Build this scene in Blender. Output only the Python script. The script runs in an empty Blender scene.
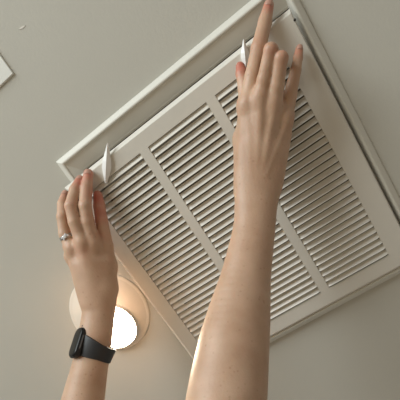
import bpy, bmesh, math, random
import numpy as np
from mathutils import Vector, Matrix, Quaternion

scene = bpy.context.scene
COL = scene.collection
random.seed(4)

# ------------------------------------------------------------------ camera
# World: X along the grille's latch edge, Y from latch edge to hinge edge, Z up.
ZC = 2.45                                  # ceiling height
S = 0.912                                  # grille scale
TILT = math.radians(1.2)                   # the grille door hangs slightly open at the latch edge
F, PX, PY = 430.0, 212.3, 325.2            # focal length and principal point in 400 px frame
Rd = np.array([[0.82519905, 0.55546078, 0.10251761],
               [-0.47652791, 0.78206059, -0.40162468],
               [-0.30326174, 0.28256779, 0.91004822]])      # door axes -> camera (x right, y down, z forward)
Cd = np.array([0.0946, -0.0875, -0.67773]) * S               # camera in door axes
HINGE_V = 0.199 * S
ct, st = math.cos(TILT), math.sin(TILT)
DROP = 0.013                               # door face below the ceiling at the hinge edge
Rx = np.array([[1, 0, 0], [0, ct, -st], [0, st, ct]])
HP = np.array([0, HINGE_V, 0])
def door_to_world(p):
    p = np.asarray(p, float)
    return Rx @ (p - HP) + HP + np.array([0, 0, ZC - DROP])
CAM = door_to_world(Cd)
Rw = Rd @ Rx.T                             # world -> camera axes
RIGHT, DOWN, FWD = Rw[0], Rw[1], Rw[2]
cam_data = bpy.data.cameras.new('camera')
cam = bpy.data.objects.new('camera', cam_data); COL.objects.link(cam)
M = Matrix.Identity(4)
for i in range(3):
    M[i][0], M[i][1], M[i][2], M[i][3] = RIGHT[i], -DOWN[i], -FWD[i], CAM[i]
cam.matrix_world = M
cam_data.sensor_fit = 'HORIZONTAL'; cam_data.sensor_width = 36.0
cam_data.lens = 36.0 * F / 400.0
cam_data.shift_x = -(PX - 200) / 400.0
cam_data.shift_y = (PY - 200) / 400.0
cam_data.clip_start = 0.01
scene.camera = cam

def ray(px, py):
    r = Rw.T @ np.array([(px - PX) / F, (py - PY) / F, 1.0]); return r
def at(px, py, h):
    """point of the pixel's ray that lies h centimetres below the ceiling"""
    r = ray(px, py); t = (ZC - h / 100.0 - CAM[2]) / r[2]
    return CAM + t * r
def mpp(px, py, h):
    """metres per pixel there"""
    p = at(px, py, h); return float((p - CAM) @ FWD) / F

# ------------------------------------------------------------------ light
world = bpy.data.worlds.new('world'); scene.world = world; world.use_nodes = True
bg = world.node_tree.nodes['Background']
bg.inputs['Color'].default_value = (1.0, 0.965, 0.90, 1); bg.inputs['Strength'].default_value = 0.32
def area(name, loc, target, sx, sy, power, color):
    d = bpy.data.lights.new(name, 'AREA'); d.shape = 'RECTANGLE'; d.size = sx; d.size_y = sy
    d.energy = power; d.color = color
    o = bpy.data.objects.new(name, d); COL.objects.link(o); o.location = loc
    o.rotation_euler = (Vector(target) - Vector(loc)).to_track_quat('-Z', 'Y').to_euler()
    return o
area('window_daylight', (-1.05, -2.35, 1.42), (0.0, 0.0, 2.3), 1.6, 1.5, 76, (0.93, 0.99, 0.99))
scene.view_settings.view_transform = 'Standard'; scene.view_settings.look = 'None'
scene.view_settings.gamma = 1.0; scene.view_settings.use_curve_mapping = False
scene.view_settings.exposure = -0.16

# ------------------------------------------------------------------ materials
def srgb(r, g, b):
    f = lambda c: (c / 255 / 12.92) if c / 255 <= .04045 else ((c / 255 + .055) / 1.055) ** 2.4
    return (f(r), f(g), f(b), 1)
def mat(name, col, rough=0.5, noise=0.0, nscale=40, bump=0.0, bscale=200, metal=0.0, spec=0.5, coat=0.0):
    m = bpy.data.materials.new(name); m.use_nodes = True
    nt = m.node_tree; b = nt.nodes['Principled BSDF']
    b.inputs['Roughness'].default_value = rough; b.inputs['Metallic'].default_value = metal
    b.inputs['Specular IOR Level'].default_value = spec
    b.inputs['Coat Weight'].default_value = coat
    tc = nt.nodes.new('ShaderNodeTexCoord')
    n = nt.nodes.new('ShaderNodeTexNoise'); n.inputs['Scale'].default_value = nscale; n.inputs['Detail'].default_value = 5
    nt.links.new(tc.outputs['Object'], n.inputs['Vector'])
    r = nt.nodes.new('ShaderNodeValToRGB')
    c = Vector(col[:3])
    r.color_ramp.elements[0].position = .3; r.color_ramp.elements[1].position = .7
    r.color_ramp.elements[0].color = (*(c * (1 - noise)), 1)
    r.color_ramp.elements[1].color = (*(c * (1 + noise)), 1)
    nt.links.new(n.outputs['Fac'], r.inputs['Fac']); nt.links.new(r.outputs['Color'], b.inputs['Base Color'])
    if bump:
        n2 = nt.nodes.new('ShaderNodeTexNoise'); n2.inputs['Scale'].default_value = bscale; n2.inputs['Detail'].default_value = 4
        nt.links.new(tc.outputs['Object'], n2.inputs['Vector'])
        bp = nt.nodes.new('ShaderNodeBump'); bp.inputs['Strength'].default_value = bump; bp.inputs['Distance'].default_value = 0.002
        nt.links.new(n2.outputs['Fac'], bp.inputs['Height']); nt.links.new(bp.outputs['Normal'], b.inputs['Normal'])
    return m
def emit(name, col, strength):
    m = bpy.data.materials.new(name); m.use_nodes = True
    b = m.node_tree.nodes['Principled BSDF']
    b.inputs['Base Color'].default_value = (.9, .9, .9, 1)
    b.inputs['Emission Color'].default_value = col; b.inputs['Emission Strength'].default_value = strength
    return m
MAT = dict(
    ceiling=mat('ceiling_paint', srgb(205, 203, 193), .9, .015, 6, .10, 260, spec=.2),
    floor=mat('floor_beige', srgb(190, 172, 148), .6, .06, 3),
    white=mat('white_enamel', srgb(226, 222, 212), .42, .012, 30, .04, 400),
    frame=mat('frame_enamel', srgb(224, 222, 212), .42, .012, 30, .04, 400),
    tab=mat('white_plastic', srgb(246, 246, 244), .3, .01, 60),
    duct=mat('duct_liner', srgb(92, 84, 74), .9, .15, 40),
    filt=mat('filter_media', srgb(122, 112, 98), .95, .12, 120, .5, 500),
    trim=mat('trim_white', srgb(236, 230, 218), .35, .01, 30),
    plate=mat('plate_white', srgb(244, 246, 240), .4, .01, 30),
    watch=mat('watch_black', srgb(22, 22, 24), .45, .05, 80),
    glass=mat('watch_glass', srgb(14, 14, 15), .3, 0, 10, spec=.3),
    band=mat('watch_band', srgb(46, 47, 50), .5, .06, 120),
    steel=mat('steel_edge', srgb(120, 124, 130), .3, .02, 90, metal=.9),
    silver=mat('ring_silver', srgb(190, 188, 186), .22, .03, 90, metal=1.0),
    stone=mat('ring_stone', srgb(235, 238, 242), .05, .02, 90, spec=1.0, coat=1.0),
    screw=mat('screw_dark', srgb(70, 66, 60), .4, .05, 200, metal=.6),
    nail=mat('fingernail', srgb(196, 152, 134), .28, .03, 150),
    lens=emit('lamp_lens', (1.0, 0.86, 0.64, 1), 56.0),
    scuff=mat('ceiling_scuff', srgb(236, 232, 224), .8, .02, 60),
)
def skin_material():
    m = bpy.data.materials.new('skin'); m.use_nodes = True
    nt = m.node_tree; b = nt.nodes['Principled BSDF']; L = nt.links
    tc = nt.nodes.new('ShaderNodeTexCoord')
    def noise(sc, det=4):
        n = nt.nodes.new('ShaderNodeTexNoise'); n.inputs['Scale'].default_value = sc; n.inputs['Detail'].default_value = det
        L.new(tc.outputs['Object'], n.inputs['Vector']); return n
    def ramp(src, stops):
        r = nt.nodes.new('ShaderNodeValToRGB'); e = r.color_ramp.elements
        e[0].position, e[0].color = stops[0]; e[1].position, e[1].color = stops[1]
        L.new(src, r.inputs['Fac']); return r
    def mix(fac, a, c, mode='MIX'):
        x = nt.nodes.new('ShaderNodeMix'); x.data_type = 'RGBA'; x.blend_type = mode
        if isinstance(fac, float): x.inputs[0].default_value = fac
        else: L.new(fac, x.inputs[0])
        for s, v in ((6, a), (7, c)):
            if isinstance(v, tuple): x.inputs[s].default_value = v
            else: L.new(v, x.inputs[s])
        return x.outputs[2]
    base = ramp(noise(28).outputs['Fac'], [(.3, srgb(192, 155, 128)), (.7, srgb(208, 174, 148))]).outputs['Color']
    # freckles
    v = nt.nodes.new('ShaderNodeTexVoronoi'); v.inputs['Scale'].default_value = 150; v.inputs['Randomness'].default_value = 1
    L.new(tc.outputs['Object'], v.inputs['Vector'])
    fr = ramp(v.outputs['Distance'], [(.12, (1, 1, 1, 1)), (.26, (0, 0, 0, 1))]).outputs['Color']
    gate = ramp(noise(60, 2).outputs['Fac'], [(.47, (0, 0, 0, 1)), (.60, (1, 1, 1, 1))]).outputs['Color']
    g = mix(1.0, fr, gate, 'MULTIPLY')
    mul = nt.nodes.new('ShaderNodeMath'); mul.operation = 'MULTIPLY'; mul.inputs[1].default_value = .27
    L.new(g, mul.inputs[0])
    base = mix(mul.outputs[0], base, srgb(150, 96, 66))
    at_ = nt.nodes.new('ShaderNodeAttribute'); at_.attribute_name = 'pink'
    base = mix(at_.outputs['Fac'], base, srgb(196, 116, 98))
    L.new(base, b.inputs['Base Color'])
    b.inputs['Roughness'].default_value = .48
    b.inputs['Subsurface Weight'].default_value = .22
    b.inputs['Subsurface Radius'].default_value = (1.0, .32, .16)
    b.inputs['Subsurface Scale'].default_value = .009
    bp = nt.nodes.new('ShaderNodeBump'); bp.inputs['Strength'].default_value = .22; bp.inputs['Distance'].default_value = .0012
    L.new(noise(330, 5).outputs['Fac'], bp.inputs['Height']); L.new(bp.outputs['Normal'], b.inputs['Normal'])
    return m
MAT['skin'] = skin_material()

# ------------------------------------------------------------------ helpers
def mesh_obj(name, verts, faces, m, parent=None, smooth=False, mw=None):
    me = bpy.data.meshes.new(name)
    me.from_pydata([tuple(map(float, v)) for v in verts], [], [tuple(f) for f in faces]); me.update()
    bm = bmesh.new(); bm.from_mesh(me); bmesh.ops.recalc_face_normals(bm, faces=bm.faces[:]); bm.to_mesh(me); bm.free()
    me.materials.append(MAT[m] if isinstance(m, str) else m)
    if smooth:
        for p in me.polygons: p.use_smooth = True
    o = bpy.data.objects.new(name, me); COL.objects.link(o)
    if mw is not None: o.matrix_world = mw
    if parent is not None: o.parent = parent
    return o
def tag(o, label, cat, group=None):
    o['label'] = label; o['category'] = cat
    if group: o['group'] = group
    return o
def empty(name, loc=(0, 0, 0), mw=None):
    o = bpy.data.objects.new(name, None); COL.objects.link(o); o.empty_display_size = .05
    if mw is not None: o.matrix_world = mw
    else: o.location = loc
    return o
def structure(o): o['kind'] = 'structure'; return o
def frame_mat(origin, x, y, z):
    m = Matrix.Identity(4)
    for i in range(3): m[i][0], m[i][1], m[i][2], m[i][3] = x[i], y[i], z[i], origin[i]
    return m
def box(x0, x1, y0, y1, z0, z1):
    v = [(x, y, z) for z in (z0, z1) for y in (y0, y1) for x in (x0, x1)]
    f = [(0, 1, 3, 2), (4, 6, 7, 5), (0, 4, 5, 1), (2, 3, 7, 6), (0, 2, 6, 4), (1, 5, 7, 3)]
    return v, f
def rings(loops, close=False):
    """rectangles [(x0,x1,y0,y1,z)...] skinned one to the next"""
    v, f = [], []
    for (x0, x1, y0, y1, z) in loops: v += [(x0, y0, z), (x1, y0, z), (x1, y1, z), (x0, y1, z)]
    n = len(loops)
    for k in range(n if close else n - 1):
        a, b = 4 * k, 4 * ((k + 1) % n)
        for i in range(4): j = (i + 1) % 4; f.append((a + i, a + j, b + j, b + i))
    return v, f
def lathe(profile, n=64, cap0=False, cap1=False):
    v, f = [], []
    for (r, z) in profile:
        for i in range(n): a = 2 * math.pi * i / n; v.append((r * math.cos(a), r * math.sin(a), z))
    for k in range(len(profile) - 1):
        for i in range(n): j = (i + 1) % n; f.append((k * n + i, k * n + j, (k + 1) * n + j, (k + 1) * n + i))
    if cap0: f.append(tuple(range(n)))
    if cap1: f.append(tuple((len(profile) - 1) * n + i for i in range(n)))
    return v, f

# ------------------------------------------------------------------ the setting
c = 0.01 * S
FR = (-19.4 * c, 22.2 * c, -23.6 * c, 20.9 * c)             # outer frame on the ceiling
OP = (-16.4 * c, 20.6 * c, -20.0 * c, 18.3 * c)             # opening
v, f = rings([(-3.2, 3.2, -3.2, 3.2, ZC), (OP[0] - .004, OP[1] + .004, OP[2] - .004, OP[3] + .004, ZC),
              (OP[0] - .004, OP[1] + .004, OP[2] - .004, OP[3] + .004, ZC + .02), (-3.2, 3.2, -3.2, 3.2, ZC + .02)], close=True)
ceiling = structure(mesh_obj('ceiling', v, f, 'ceiling'))
v, f = box(-3.2, 3.2, -3.2, 3.2, -.05, 0)
structure(mesh_obj('floor', v, f, 'floor'))
# a short pale scuff on the paint
p0, p1 = at(19, 29.5, 0), at(25.5, 25.5, 0)
d = (p1 - p0); nrm = np.array([-d[1], d[0], 0]); nrm /= np.linalg.norm(nrm)
mid = (p0 + p1) / 2
loop = [p0, mid - nrm * .0011, p1, mid + nrm * .0013]
vs = [q - np.array([0, 0, .0004]) for q in loop] + [q + np.array([0, 0, .001]) for q in loop]
mesh_obj('paint_scuff', vs, [(0, 1, 2, 3), (4, 5, 6, 7)] + [(i, (i + 1) % 4, 4 + (i + 1) % 4, 4 + i) for i in range(4)], 'scuff', ceiling)

# ------------------------------------------------------------------ return air grille
grille = tag(empty('return_air_grille', (0, 0, ZC)), 'white louvered return air grille being lifted from the ceiling by two hands', 'air grille')
def child(name, vf, m, parent, smooth=False):
    return mesh_obj(name, vf[0], vf[1], m, parent, smooth)
def inset(R, d, z): return (R[0] + d, R[1] - d, R[2] + d, R[3] - d, z)
# frame: bevelled outer flange, flat face, opening walls
child('frame', rings([inset(FR, 0, -.0005), inset(FR, .0015, -.004), inset(FR, .0080, -.0092), inset(FR, .0095, -.0095), inset(FR, .0108, -.0090), inset(FR, .0120, -.0070),
                      (OP[0], OP[1], OP[2], OP[3], .0005), (OP[0], OP[1], OP[2], OP[3], .03),
                      (OP[0] - .002, OP[1] + .002, OP[2] - .002, OP[3] + .002, .03),
                      (OP[0] - .002, OP[1] + .002, OP[2] - .002, OP[3] + .002, -.0005)], close=True), 'frame', grille)
child('duct_box', rings([(OP[0] - .003, OP[1] + .003, OP[2] - .003, OP[3] + .003, .021), (OP[0] - .003, OP[1] + .003, OP[2] - .003, OP[3] + .003, .30),
                         (OP[0] + .15, OP[1] - .15, OP[2] + .15, OP[3] - .15, .30)]), 'duct', grille)
v, f = box(OP[0] + .003, OP[1] - .003, OP[2] + .003, OP[3] - .003, .012, .028)
child('air_filter', (v, f), 'filt', grille)

# door panel: origin at field centre of its face
DM = frame_mat(door_to_world((0, 0, 0)) - np.array([0, 0, ZC]), Rx[:, 0], Rx[:, 1], Rx[:, 2])
W, H = .34 * S, .3344 * S
BW = .0075 * S
bars = (-.0597 * S, .0608 * S)
DO = (-20.3 * c, 20.45 * c, -19.6 * c, 19.85 * c)
blocks = [(-W / 2 - .0018, bars[0] - BW), (bars[0] + BW, bars[1] - BW), (bars[1] + BW, W / 2)]
# face sheet with three openings, rounded-over edge and return lip
us = [DO[0] + .0065] + [u for b in blocks for u in b] + [DO[1] - .0065 * .45]
vsn = [DO[2] + .0065, -H / 2, H / 2, DO[3] - .0065]
verts, faces, idx = [], [], {}
def V(u, v_, z):
    k = (round(u, 6), round(v_, 6), round(z, 6))
    if k not in idx: idx[k] = len(verts); verts.append((u, v_, z))
    return idx[k]
TH = .0012
for i in range(len(us) - 1):
    for j in range(3):
        if j == 1 and i in (1, 3, 5): continue
        for z in (0, TH):
            faces.append((V(us[i], vsn[j], z), V(us[i + 1], vsn[j], z), V(us[i + 1], vsn[j + 1], z), V(us[i], vsn[j + 1], z)))
for b in blocks:
    q = [(b[0], -H / 2), (b[1], -H / 2), (b[1], H / 2), (b[0], H / 2)]
    for k in range(4):
        a, e = q[k], q[(k + 1) % 4]
        faces.append((V(*a, 0), V(*e, 0), V(*e, TH), V(*a, TH)))
def rim(loops):
    # subdivide along the face's grid lines so the rim shares the face's border
    for A, B in zip(loops[:-1], loops[1:]):
        qa = [(A[0], A[2]), (A[1], A[2]), (A[1], A[3]), (A[0], A[3])]; qb = [(B[0], B[2]), (B[1], B[2]), (B[1], B[3]), (B[0], B[3])]
        for k in range(4):
            j = (k + 1) % 4
            faces.append((V(*qa[k], A[4]), V(*qa[j], A[4]), V(*qb[j], B[4]), V(*qb[k], B[4])))
def dinset(d, z): return (DO[0] + d, DO[1] - d * .45, DO[2] + d, DO[3] - d, z)
rim([dinset(.0065, 0), dinset(.0056, .0004), dinset(.0010, .0066), dinset(.0002, .0080), dinset(0, .0088), dinset(0, .0095),
     dinset(.0012, .0095), dinset(.0020, .0074), dinset(.0060, .0016), dinset(.0065, TH)])
door = mesh_obj('door_panel', verts, faces, 'white', grille); door.matrix_local = DM
# 33 louvres in each of the three openings
N = 33; P = H / N
prof = [(-.47, .0030), (-.26, .0025), (-.04, .0016), (.12, .0005), (.24, -.0008), (.295, -.0016)]
def slat_mesh(length):
    pv, pf = [], []
    tk = .0006
    def sec(u, sq):
        for (a, z) in prof: pv.append((u, a * P, z * sq + (1 - sq) * .0016))
        for (a, z) in reversed(prof): pv.append((u, a * P + .0003, z * sq + (1 - sq) * .0016 + tk))
    L2 = length / 2
    for u, sq in ((-L2, .35), (-L2 + .0016, .8), (-L2 + .004, 1), (L2 - .004, 1), (L2 - .0016, .8), (L2, .35)): sec(u, sq)
    n = 2 * len(prof)
    for k in range(5):
        for i in range(n): j = (i + 1) % n; pf.append((k * n + i, k * n + j, (k + 1) * n + j, (k + 1) * n + i))
    pf.append(tuple(range(n))); pf.append(tuple(5 * n + i for i in range(n)))
    return pv, pf
for b in blocks:
    src = None
    for k in range(N):
        if src is None:
            src = child('slat', slat_mesh(b[1] - b[0]), 'white', door); o = src
        else:
            o = src.copy(); COL.objects.link(o); o.parent = door
        o.location = ((b[0] + b[1]) / 2, -H / 2 + (k + .5) * P, 0)
def on_door(px, py, up=0.0):
    """pixel -> door coordinates on the door's face, up metres above (negative = below) it"""
    r = Rx.T @ ray(px, py); o = Cd
    t = (up - o[2]) / r[2]; return o + t * r
# screw near the corner
q = on_door(294.8, 20); v, f = lathe([(.0014, .001), (.0016, -.0005), (.0009, -.0011)], 12, True, True)
child('screw', ([(x + q[0], y + q[1], z) for x, y, z in v], f), 'screw', door)
# white plastic latch tabs poking out past the latch edge
def latch(pts, width, pin=None):
    A = on_door(*pts[0], up=-.004); B = on_door(*pts[1], up=-.0045)
    d = B - A; Ln = np.linalg.norm(d); d /= Ln; s = np.cross(d, [0, 0, 1.]); s /= np.linalg.norm(s)
    ts = [(0, .12), (.18, .45), (.45, 1.0), (.62, 1.05), (.85, .6), (1, .25)]
    vv, ff = [], []
    for t, w in ts:
        c0 = A + d * Ln * t; hw = width / 2 * w
        vv += [c0 - s * hw + [0, 0, .0012], c0 + [0, 0, -.0016 * w - .0004], c0 + s * hw + [0, 0, .0010], c0 + s * hw * .8 + [0, 0, .0046], c0 - s * hw * .8 + [0, 0, .0046]]
    for k in range(len(ts) - 1):
        for i in range(5): j = (i + 1) % 5; ff.append((5 * k + i, 5 * k + j, 5 * k + 5 + j, 5 * k + 5 + i))
    ff += [(0, 1, 2, 3, 4), tuple(5 * (len(ts) - 1) + i for i in range(5))]
    o = child('latch_tab', (vv, ff), 'tab', door); o['label'] = 'pointed white plastic latch tab'
    return o
latch(((107.5, 143), (105.5, 183)), .0125)
latch(((243.5, 39), (246.3, 69)), .0100)

# ------------------------------------------------------------------ recessed light
LC = at(109.5, 312.5, 0)
lamp = tag(empty('recessed_light', tuple(LC)), 'round white recessed downlight glowing beside the grille behind the watch wrist', 'ceiling light')
LR = .0680
child('trim_ring', lathe([(LR, .0), (LR, -.0010), (LR - .0008, -.0016), (LR - .006, -.0022), (LR - .0125, -.0024), (LR - .013, .001)], 72), 'trim', lamp, True)
# shallow white dome with an off-centre glowing lens let into it
Rs = .165; lim = LR - .0045
base_z = -.0018 + math.sqrt(Rs ** 2 - lim ** 2)
dome = []
for k in range(15):
    r = max(lim * (1 - k / 14), .0004); dome.append((r, base_z - math.sqrt(Rs ** 2 - r ** 2)))
child('dome', lathe(dome, 64, False, True), 'trim', lamp, True)
lp = at(112.3, 327.5, 1.3) - LC
dr = math.hypot(lp[0], lp[1])
nrm_l = Vector((lp[0], lp[1], -math.sqrt(Rs ** 2 - dr ** 2))).normalized()
lens_c = Vector((0, 0, base_z)) + nrm_l * (Rs - .0052)
tq = nrm_l.to_track_quat('Z', 'Y').to_matrix()
def tilt(vf): return [tuple(tq @ Vector(p) + lens_c) for p in vf[0]], vf[1]
lr = .0395
child('lens_rim', tilt(lathe([(lr + .0022, -.004), (lr + .0020, .0058), (lr + .0010, .0064), (lr, .0058), (lr, -.004)], 56)), 'trim', lamp, True)
child('lens', tilt(lathe([(lr, -.004), (lr, .0046), (lr * .5, .0050), (.0004, .0052)], 56, False, True)), 'lens', lamp, True)

# ------------------------------------------------------------------ corner of a white ceiling plate
pc = at(13.2, 73.5, 0.25)
e1 = np.array([-1.0, .02, 0]); e2 = np.array([.0, -1., 0])
PS = .17
plate = tag(empty('ceiling_plate', tuple(np.array([pc[0] - PS / 2, pc[1] - PS / 2, ZC]))), 'flat square white cover plate on the bare ceiling away from the hands', 'cover plate')
R0 = (-PS / 2, PS / 2, -PS / 2, PS / 2)
pl = child('cover', rings([inset(R0, 0, .0), inset(R0, 0, -.0018), inset(R0, .0008, -.0026), inset(R0, .084, -.0026)]), 'plate', plate)
for sx in (-1, 1):
    v, f = lathe([(.004, -.002), (.0038, -.0036), (.002, -.0042)], 16, True, True)
    child('screw', ([(x + sx * .05, y, z) for x, y, z in v], f), 'plate', plate)

# ------------------------------------------------------------------ arms (smooth implicit surface, one mesh per arm)
class Field:
    def __init__(s, lo, hi, h):
        s.lo = np.array(lo) - .02; s.h = h
        s.n = np.ceil((np.array(hi) + .02 - s.lo) / h).astype(int) + 1
        s.d = np.full(s.n, .03, np.float32)
    def sub(s, pts, r):
        pts = np.array(pts); a = np.clip(((pts.min(0) - r - s.lo) / s.h).astype(int), 0, s.n - 1)
        b = np.clip(((pts.max(0) + r - s.lo) / s.h).astype(int) + 2, 1, s.n)
        ax = [s.lo[i] + s.h * np.arange(a[i], b[i]) for i in range(3)]
        X = np.stack(np.meshgrid(*ax, indexing='ij'), -1).astype(np.float32)
        return tuple(slice(a[i], b[i]) for i in range(3)), X
def smin(a, b, k):
    if k <= 0: return np.minimum(a, b)
    h = np.clip(k - np.abs(a - b), 0, None) / k
    return np.minimum(a, b) - h * h * k * .25
def econe(X, a, b, ra, rb, wd):
    """elliptic tapered capsule: r = (half width, half thickness), wd = width direction"""
    a, b = np.array(a), np.array(b); ab = b - a; L2 = ab @ ab; n = ab / math.sqrt(L2)
    w = np.array(wd) - n * (n @ np.array(wd)); w /= np.linalg.norm(w); t_ = np.cross(n, w)
    d = X - a.astype(np.float32)
    t = np.clip((d @ ab.astype(np.float32)) / L2, 0, 1)
    d = d - t[..., None] * ab.astype(np.float32)
    rw = ra[0] + (rb[0] - ra[0]) * t; rt = ra[1] + (rb[1] - ra[1]) * t; rn = np.minimum(rw, rt)
    x, y, z = d @ w.astype(np.float32), d @ t_.astype(np.float32), d @ n.astype(np.float32)
    k0 = np.sqrt((x / rw) ** 2 + (y / rt) ** 2 + (z / rn) ** 2) + 1e-9
    k1 = np.sqrt((x / rw ** 2) ** 2 + (y / rt ** 2) ** 2 + (z / rn ** 2) ** 2) + 1e-9
    return np.maximum(k0 * (k0 - 1) / k1, -.03)
def surface_nets(D, lo, h):
    """isosurface 0 of the grid -> verts, quads"""
    ins = D < 0
    nx, ny, nz = D.shape
    cnt = np.zeros((nx - 1, ny - 1, nz - 1), np.int8)
    cs = [(i, j, k) for i in (0, 1) for j in (0, 1) for k in (0, 1)]
    sl = lambda A, i, j, k: A[i:nx - 1 + i, j:ny - 1 + j, k:nz - 1 + k]
    for q in cs: cnt += sl(ins, *q)
    cell = (cnt > 0) & (cnt < 8)
    ids = np.full(cell.shape, -1, np.int64); C = np.argwhere(cell); ids[cell] = np.arange(len(C))
    acc = np.zeros((len(C), 3)); num = np.zeros(len(C))
    g = {q: D[C[:, 0] + q[0], C[:, 1] + q[1], C[:, 2] + q[2]].astype(float) for q in cs}
    for q in cs:
        for axn in range(3):
            if q[axn] == 0:
                r = list(q); r[axn] = 1; r = tuple(r)
                A, B = g[q], g[r]; m = (A < 0) != (B < 0)
                t = np.where(m, A / np.where(m, A - B, 1), 0)
                p = np.tile(np.array(q, float), (len(C), 1)); p[:, axn] += t
                acc[m] += p[m]; num[m] += 1
    verts = lo + h * (C + acc / num[:, None])
    quads = []
    for axn in range(3):
        o1, o2 = [(1, 2), (2, 0), (0, 1)][axn]
        sA = [slice(None)] * 3; sB = [slice(None)] * 3
        sA[axn] = slice(0, -1); sB[axn] = slice(1, None)
        E = np.argwhere(ins[tuple(sA)] != ins[tuple(sB)])
        E = E[(E[:, o1] > 0) & (E[:, o2] > 0) & (E[:, o1] < D.shape[o1] - 1) & (E[:, o2] < D.shape[o2] - 1)]
        u1 = np.zeros(3, int); u1[o1] = 1; u2 = np.zeros(3, int); u2[o2] = 1
        get = lambda c_: ids[c_[:, 0], c_[:, 1], c_[:, 2]]
        Q = np.stack([get(E - u1 - u2), get(E - u2), get(E), get(E - u1)], 1)
        fl = ins[E[:, 0], E[:, 1], E[:, 2]]
        Q[~fl] = Q[~fl][:, ::-1]
        quads.append(Q)
    return verts, np.concatenate(quads)
def relax(V_, Q, it=3, lam=.5):
    e = np.concatenate([Q[:, [0, 1]], Q[:, [1, 2]], Q[:, [2, 3]], Q[:, [3, 0]]]); e = np.concatenate([e, e[:, ::-1]])
    deg = np.bincount(e[:, 0], minlength=len(V_))[:, None]
    for k in range(it * 2):
        s = np.stack([np.bincount(e[:, 0], weights=V_[e[:, 1], i], minlength=len(V_)) for i in range(3)], 1) / np.maximum(deg, 1)
        V_ = V_ + (lam if k % 2 == 0 else -lam * 1.04) * (s - V_)
    return V_

person = tag(empty('person', tuple(at(170, 420, 28))), 'person with bare arms reaching up to hold the grille, black watch on one wrist', 'person')

def build_arm(name, body, fingers, extra, wd, pinks, voxel=.0017):
    """body: [(a, b, ra, rb)] blended limbs; fingers: {finger: [(p, r)...]}; extra: small bumps on the dorsum"""
    allp = [q for e in body for q in e[:2]] + [q for ch in fingers.values() for q, r in ch]
    rmax = max(max(e[2]) for e in body)
    allp = np.array(allp); fd = Field(allp.min(0) - rmax, allp.max(0) + rmax, voxel)
    for (a, b, ra, rb, k) in body:
        s, X = fd.sub([a, b], max(*ra, *rb) + .016)
        fd.d[s] = smin(fd.d[s], econe(X, a, b, ra, rb, wd), k)
    for (a, b, r1, r2, k) in extra:
        s, X = fd.sub([a, b], max(r1, r2) + .012)
        fd.d[s] = smin(fd.d[s], econe(X, a, b, (r1, r1), (r2, r2), wd), k)
    palm = fd.d.copy(); res = fd.d
    for nm, ch in fingers.items():
        s, X = fd.sub([q for q, r in ch], .026)
        g = np.full(X.shape[:3], .03, np.float32)
        for (a, r1), (b, r2) in zip(ch[:-1], ch[1:]):
            g = smin(g, econe(X, a, b, (r1, r1 * .94), (r2, r2 * .94), wd), .0022)
        res[s] = np.minimum(res[s], smin(palm[s], g, .009))
    V_, Q = surface_nets(fd.d, fd.lo, voxel); V_ = relax(V_, Q, 4)
    root = person.location
    me = bpy.data.meshes.new(name)
    me.from_pydata([tuple(q) for q in (V_ - np.array(root))], [], Q.tolist()); me.update()
    me.polygons.foreach_set('use_smooth', [True] * len(me.polygons))
    pk = np.zeros(len(V_))
    for (q, r, amt) in pinks: pk = np.maximum(pk, amt * np.exp(-((V_ - q) ** 2).sum(1) / r ** 2))
    at_ = me.attributes.new('pink', 'FLOAT', 'POINT'); at_.data.foreach_set('value', pk.astype(np.float32))
    me.materials.append(MAT['skin'])
    o = bpy.data.objects.new(name, me); COL.objects.link(o); o.parent = person
    return o
def J(px, py, h, rpx):
    return at(px, py, h), rpx * mpp(px, py, h)
def nail(arm, prev, tip, r, dors, size=1.0):
    """curved nail plate on the back of a fingertip"""
    n = (tip - prev); n /= np.linalg.norm(n); dv = dors - n * (n @ dors); dv /= np.linalg.norm(dv); w = np.cross(n, dv)
    vv, ff = [], []; A, B = 7, 6
    for i in range(A):
        for j in range(B):
            th = (i / (A - 1) - .5) * 1.75; s = j / (B - 1)
            taper = 1 - .25 * (s - .45) ** 2 * 4 * (1 if s < .45 else .8)
            th *= taper
            rr = r * (1.02 if 0 < i < A - 1 else .97) * (1 - .10 * s)
            pos = tip + n * r * (-.75 + 1.35 * s) * size + (dv * math.cos(th) + w * math.sin(th)) * rr * (1.0 if s < .8 else .93)
            vv.append(pos - np.array(person.location))
    for i in range(A - 1):
        for j in range(B - 1): ff.append((i * B + j, (i + 1) * B + j, (i + 1) * B + j + 1, i * B + j + 1))
    o = mesh_obj('fingernail', vv, ff, 'nail', arm, True)
    md = o.modifiers.new('thickness', 'SOLIDIFY'); md.thickness = .0007; md.offset = 0
    return o

WD = RIGHT
TOCAM = -FWD
def limb(chain, sub=5):
    """[(px, py, h, half width px, thickness ratio)] -> elliptic cones along a smooth curve"""
    K = []
    for A in chain:
        a, ra = J(*A[:4]); K.append(np.array([*a, ra, ra * A[4]]))
    K = [2 * K[0] - K[1]] + K + [2 * K[-1] - K[-2]]
    pts = []
    for i in range(1, len(K) - 2):
        p0, p1, p2, p3 = K[i - 1:i + 3]
        for q in range(sub):
            t = q / sub
            pts.append(.5 * (2 * p1 + (p2 - p0) * t + (2 * p0 - 5 * p1 + 4 * p2 - p3) * t * t + (3 * p1 - p0 - 3 * p2 + p3) * t ** 3))
    pts.append(K[-2])
    return [(a[:3], b[:3], tuple(a[3:]), tuple(b[3:]), 0.0) for a, b in zip(pts[:-1], pts[1:])]
def cones(lst, th=.9):
    return [(J(*A)[0], J(*B)[0], (J(*A)[1], J(*A)[1] * th), (J(*B)[1], J(*B)[1] * th), .008) for A, B in lst]

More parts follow.
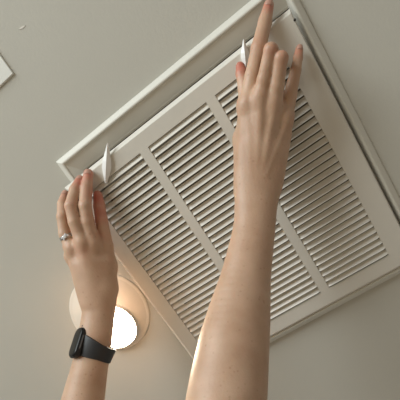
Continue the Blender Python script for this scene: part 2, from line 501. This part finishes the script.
# ---- right arm
rb = limb([(262, 150, 7.3, 24, .40), (259, 180, 8.1, 23.5, .52), (256, 205, 9.0, 21.5, .68), (254, 230, 10.3, 21.2, .78), (246.2, 275, 13.5, 25, .84), (239, 315, 16.5, 31.5, .88),
           (233, 350, 19.3, 36.2, .9), (226.5, 400, 23.0, 40.5, .92), (221, 445, 26.5, 41, .95), (219, 490, 30, 37, 1.0)])
RM = {'index': (247.5, 106, 6.2, 9.6), 'middle': (260, 101, 6.8, 9.2), 'ring': (272.5, 107, 6.7, 8.8), 'pinky': (284.5, 119, 6.0, 8.0)}
rb += cones([((248, 195, 8.2, 11), RM['index']), ((254, 198, 8.4, 12), RM['middle']), ((260, 198, 8.3, 12), RM['ring']), ((267, 192, 7.8, 11), RM['pinky']),
             ((246, 190, 7.6, 11.5), (244.5, 140, 5.6, 11.5)), ((272, 185, 7.2, 9), (282, 135, 5.6, 9.5))])
rf = {'index': [J(*RM['index']), J(253, 76, 5.6, 8.2), J(258.8, 48, 4.5, 7.8), J(265, 22, 2.9, 6.9), J(268.9, 5, 1.95, 5.1)],
      'middle': [J(*RM['middle']), J(264.5, 80, 7.2, 7.6), J(270.8, 50, 7.6, 7.1), J(272, 49.5, 5.2, 6.2), J(272.5, 58, 2.9, 5.2)],
      'ring': [J(*RM['ring']), J(276.8, 86, 7.3, 7.5), J(281.2, 58, 7.8, 7.0), J(282.3, 58, 5.3, 6.0), J(282, 66, 2.9, 5.0)],
      'pinky': [J(*RM['pinky']), J(290, 96, 5.4, 6.8), J(295.8, 70, 4.7, 5.4), J(298, 58, 3.5, 4.8), J(299.3, 49, 2.9, 4.0)],
      'thumb': [J(245.5, 138, 5.4, 10.5), J(246.5, 112, 4.6, 8.2), J(244.5, 88, 4.0, 6.6), J(241.8, 74, 3.3, 6.0), J(240.3, 66.5, 2.95, 4.7)]}
def up(px, py, h, off): return at(px, py, h) + TOCAM * off
rx = []
for k in ('index', 'middle', 'ring', 'pinky'):
    m_ = RM[k]
    rx.append((up(m_[0], m_[1] - 1, m_[2], .0055), up(m_[0] - 1, m_[1] + 6, m_[2], .004), .0058, .005, .006))                # knuckle
    rx.append((up(m_[0], m_[1] + 8, m_[2], .0082), up(254 + (m_[0] - 254) * .35, 178, 8.2, .0096), .0032, .0028, .004))       # tendon
pk = [(J(268.6, 5, 2.5, 1)[0], .010, .85), (J(272, 50, 7.8, 1)[0], .009, .35), (J(281, 57, 7.4, 1)[0], .010, .6), (J(240, 66, 3.5, 1)[0], .012, 1.0), (J(299, 50, 3.6, 1)[0], .01, .5),
      (J(258, 45, 4.7, 1)[0], .009, .25)]
right_arm = build_arm('right_arm', rb, rf, rx, WD, pk)
for k in ('index', 'pinky'):
    ch = rf[k]; nail(right_arm, ch[-2][0], ch[-1][0], ch[-1][1] * 1.0, TOCAM)

# ---- left arm
lb = limb([(91.5, 265, 6.9, 20, .42), (96, 288, 7.6, 19.5, .56), (98.3, 306, 8.2, 17, .72), (98, 317, 8.8, 16.2, .8), (95, 338, 10.2, 17, .84), (91, 362, 11.8, 17.6, .88), (83.2, 400, 14.3, 21, .92),
           (75, 445, 17.5, 25, .95), (66, 490, 21, 28, 1.0)])
LM = {'index': (94, 246, 6.3, 8.0), 'middle': (83.5, 244, 6.8, 7.8), 'ring': (72.8, 249, 6.3, 7.6), 'pinky': (72, 256, 4.8, 6.6)}
lb += cones([((99, 300, 7.8, 12), LM['index']), ((96, 302, 8.2, 12), LM['middle']), ((92, 300, 8.0, 11), LM['ring']), ((90, 298, 7.2, 9), LM['pinky']),
             ((101.5, 306, 8.0, 12), (105, 288, 7.0, 12)), ((105, 288, 7.0, 12), (107.0, 266, 5.8, 9.5))])
lf = {'index': [J(*LM['index']), J(87.5, 222, 6.1, 6.7), J(85, 206, 5.7, 6.4), J(86.4, 188, 4.0, 5.9), J(88.5, 173.5, 2.7, 4.9)],
      'middle': [J(*LM['middle']), J(74.5, 222, 6.6, 6.3), J(70.8, 206, 6.1, 6.2), J(75, 190, 4.2, 5.6), J(80.3, 179.5, 2.75, 4.6)],
      'ring': [J(*LM['ring']), J(65.0, 234, 5.9, 6.2), J(62.4, 217, 5.3, 5.7), J(62.5, 204, 3.7, 5.0), J(65.5, 194, 2.5, 4.2)],
      'pinky': [J(*LM['pinky']), J(70, 236, 4.2, 5.2), J(68, 220, 3.4, 4.8), J(69, 206, 2.6, 4.4), J(71, 198, 2.2, 3.6)],
      'thumb': [J(107.0, 266, 5.8, 9.2), J(106.3, 246, 5.3, 7.0), J(101.5, 220, 4.6, 6.1), J(99.3, 206, 3.6, 5.9), J(97.7, 195, 3.0, 4.7)]}
lx = []
for k in ('index', 'middle', 'ring'):
    m_ = LM[k]
    lx.append((up(m_[0], m_[1] - 1, m_[2], .0055), up(m_[0] + .5, m_[1] + 5, m_[2], .004), .0058, .005, .006))
    lx.append((up(m_[0] + .8, m_[1] + 7, m_[2], .0080), up(97 + (m_[0] - 97) * .35, 288, 7.8, .0098), .0030, .0026, .004))
pk = [(J(88.5, 173, 3.4, 1)[0], .011, .8), (J(80, 180, 3.5, 1)[0], .012, .8), (J(97, 198, 3.7, 1)[0], .016, 1.0), (J(99, 215, 4.3, 1)[0], .016, 1.0), (J(101, 235, 4.8, 1)[0], .012, .7),  # thumb spots also paint its red backlit glow into the skin colour
      (J(66, 195, 3.2, 1)[0], .010, .4), (J(84, 250, 7.2, 1)[0], .012, .3), (J(71, 206, 6.1, 1)[0], .010, .25)]
left_arm = build_arm('left_arm', lb, lf, lx, WD, pk)
for k in ('index', 'middle', 'ring'):
    ch = lf[k]; nail(left_arm, ch[-2][0], ch[-1][0], ch[-1][1] * .97, TOCAM, .8)

# ------------------------------------------------------------------ ring on the finger
ra, rr = J(69.0, 240.5, 6.08, 6.5); a2 = J(65.0, 234, 5.9, 1)[0]; a1 = J(72.8, 249, 6.3, 1)[0]
rc = (a1 * .22 + a2 * .78); rax = (a2 - a1) / np.linalg.norm(a2 - a1)
rxv = TOCAM - rax * (rax @ TOCAM); rxv /= np.linalg.norm(rxv); ryv = np.cross(rax, rxv)
RM4 = frame_mat(rc, rxv, ryv, rax)
ring = empty('finger_ring', mw=RM4); tag(ring, 'silver ring with a cluster of clear stones on the left hand', 'ring')
R_ = J(66.5, 236, 6.0, 6.5)[1]
child('ring_band', lathe([(R_ - .0008, -.0026), (R_ + .0005, -.0023), (R_ + .0009, 0), (R_ + .0005, .0023), (R_ - .0008, .0026), (R_ - .0008, -.0026)], 40), 'silver', ring, True)
for (an, z, rad) in ((0, 0, .0026), (.42, .0003, .0018), (-.42, .0003, .0018), (.22, .0026, .0015), (-.22, -.0026, .0015)):
    v, f = lathe([(rad * .5, -.001), (rad, .0006), (rad * .62, .0016)], 8, True, True)
    rot = Matrix.Rotation(an, 3, 'Z') @ Matrix.Rotation(math.pi / 2, 3, 'Y')
    child('stone', ([tuple(rot @ Vector(q) + Vector(((R_ + .0010) * math.cos(an), (R_ + .0010) * math.sin(an), z))) for q in v], f), 'stone', ring)

# ------------------------------------------------------------------ wristwatch
wa, wr = J(94.8, 349, 10.9, 16.6); wb = at(90.6, 370, 12.3)
wax = (wb - wa) / np.linalg.norm(wb - wa)                     # along the forearm, towards the elbow
wside = RIGHT - wax * (wax @ RIGHT); wside /= np.linalg.norm(wside)
wfr = np.cross(wax, wside); wfr = wfr if wfr @ TOCAM > 0 else -wfr
# the strap's loop is tilted: lower on its right-hand side
tl = math.radians(13)
side2 = wside * math.cos(tl) + wax * math.sin(tl); ax2 = np.cross(wfr, side2); ax2 = ax2 if ax2 @ wax > 0 else -ax2
WM = frame_mat(wa, side2, wfr, np.cross(side2, wfr))
watch = empty('wristwatch', mw=WM); tag(watch, 'black smartwatch with a dark strap on the left wrist', 'watch')
rw_, rt_ = wr * 1.05 + .0012, wr * .86 + .0016
ZS = 1 if np.cross(side2, wfr) @ wax > 0 else -1
vv, ff = [], []; n = 64
for i in range(n):
    a = 2 * math.pi * i / n
    hw = .0110 + .0048 * max(0, math.cos(a - math.radians(150)))
    for (off, s_) in ((0, -1), (.0022, -.93), (.0022, .93), (0, 1)):
        vv.append(((rw_ + off) * math.cos(a), (rt_ + off) * math.sin(a), s_ * hw))
for i in range(n):
    j = (i + 1) % n
    for k in range(4): l = (k + 1) % 4; ff.append((4 * i + k, 4 * i + l, 4 * j + l, 4 * j + k))
child('strap', (vv, ff), 'band', watch, False)
# case: rounded slab standing on the left-hand side of the wrist
ca = math.radians(143)
cn = np.array([math.cos(ca), math.sin(ca), 0.]); cy = np.array([-math.sin(ca), math.cos(ca), 0.])
cc = np.array([rw_ * math.cos(ca), rt_ * math.sin(ca), 0.]) - cn * .0040
cr = math.radians(-19); cz = np.array([0, 0, math.cos(cr)]) + cy * math.sin(cr); cx = cy * math.cos(cr) - np.array([0, 0, math.sin(cr)])
def rrect(hx, hy, r, n=6):
    out = []
    for (sx, sy, a0) in ((1, 1, 0), (-1, 1, 90), (-1, -1, 180), (1, -1, 270)):
        for k in range(n + 1):
            a = math.radians(a0 + 90 * k / n); out.append((sx * (hx - r) + r * math.cos(a), sy * (hy - r) + r * math.sin(a)))
    return out
def slab(layers):
    vv, ff = [], []; m = None
    for (hx, hy, r, z) in layers:
        L_ = rrect(hx, hy, r); m = len(L_)
        for (x, y) in L_: vv.append(tuple(cc + cx * x + cz * y + cn * z))
    for k in range(len(layers) - 1):
        for i in range(m): j = (i + 1) % m; ff.append((k * m + i, k * m + j, (k + 1) * m + j, (k + 1) * m + i))
    ff += [tuple(range(m)), tuple((len(layers) - 1) * m + i for i in range(m))]
    return vv, ff
child('case', slab([(.0108, .0195, .007, -.0005), (.0126, .0218, .009, .002), (.0132, .0225, .0095, .0042), (.0132, .0225, .0095, .0064), (.0127, .0219, .009, .0076)]), 'watch', watch, False)
child('screen', slab([(.0125, .0217, .009, .0075), (.0121, .0213, .009, .0086), (.0106, .0197, .008, .0095), (.0078, .0165, .006, .0098)]), 'glass', watch, True)
child('case_rim', slab([(.01335, .0170, .0095, .0046), (.01355, .0170, .0095, .0052), (.01355, .0170, .0095, .0060), (.01335, .0170, .0095, .0066)]), 'steel', watch, False)
v, f = lathe([(.0030, 0), (.0034, .0006), (.0034, .0022), (.0028, .0028)], 20, True, True)
child('crown', ([tuple(cc + cn * .0055 + cz * (-.0222 * ZS) - cz * ZS * z + cx * (x - .005) + cn * y) for x, y, z in v], f), 'watch', watch, True)
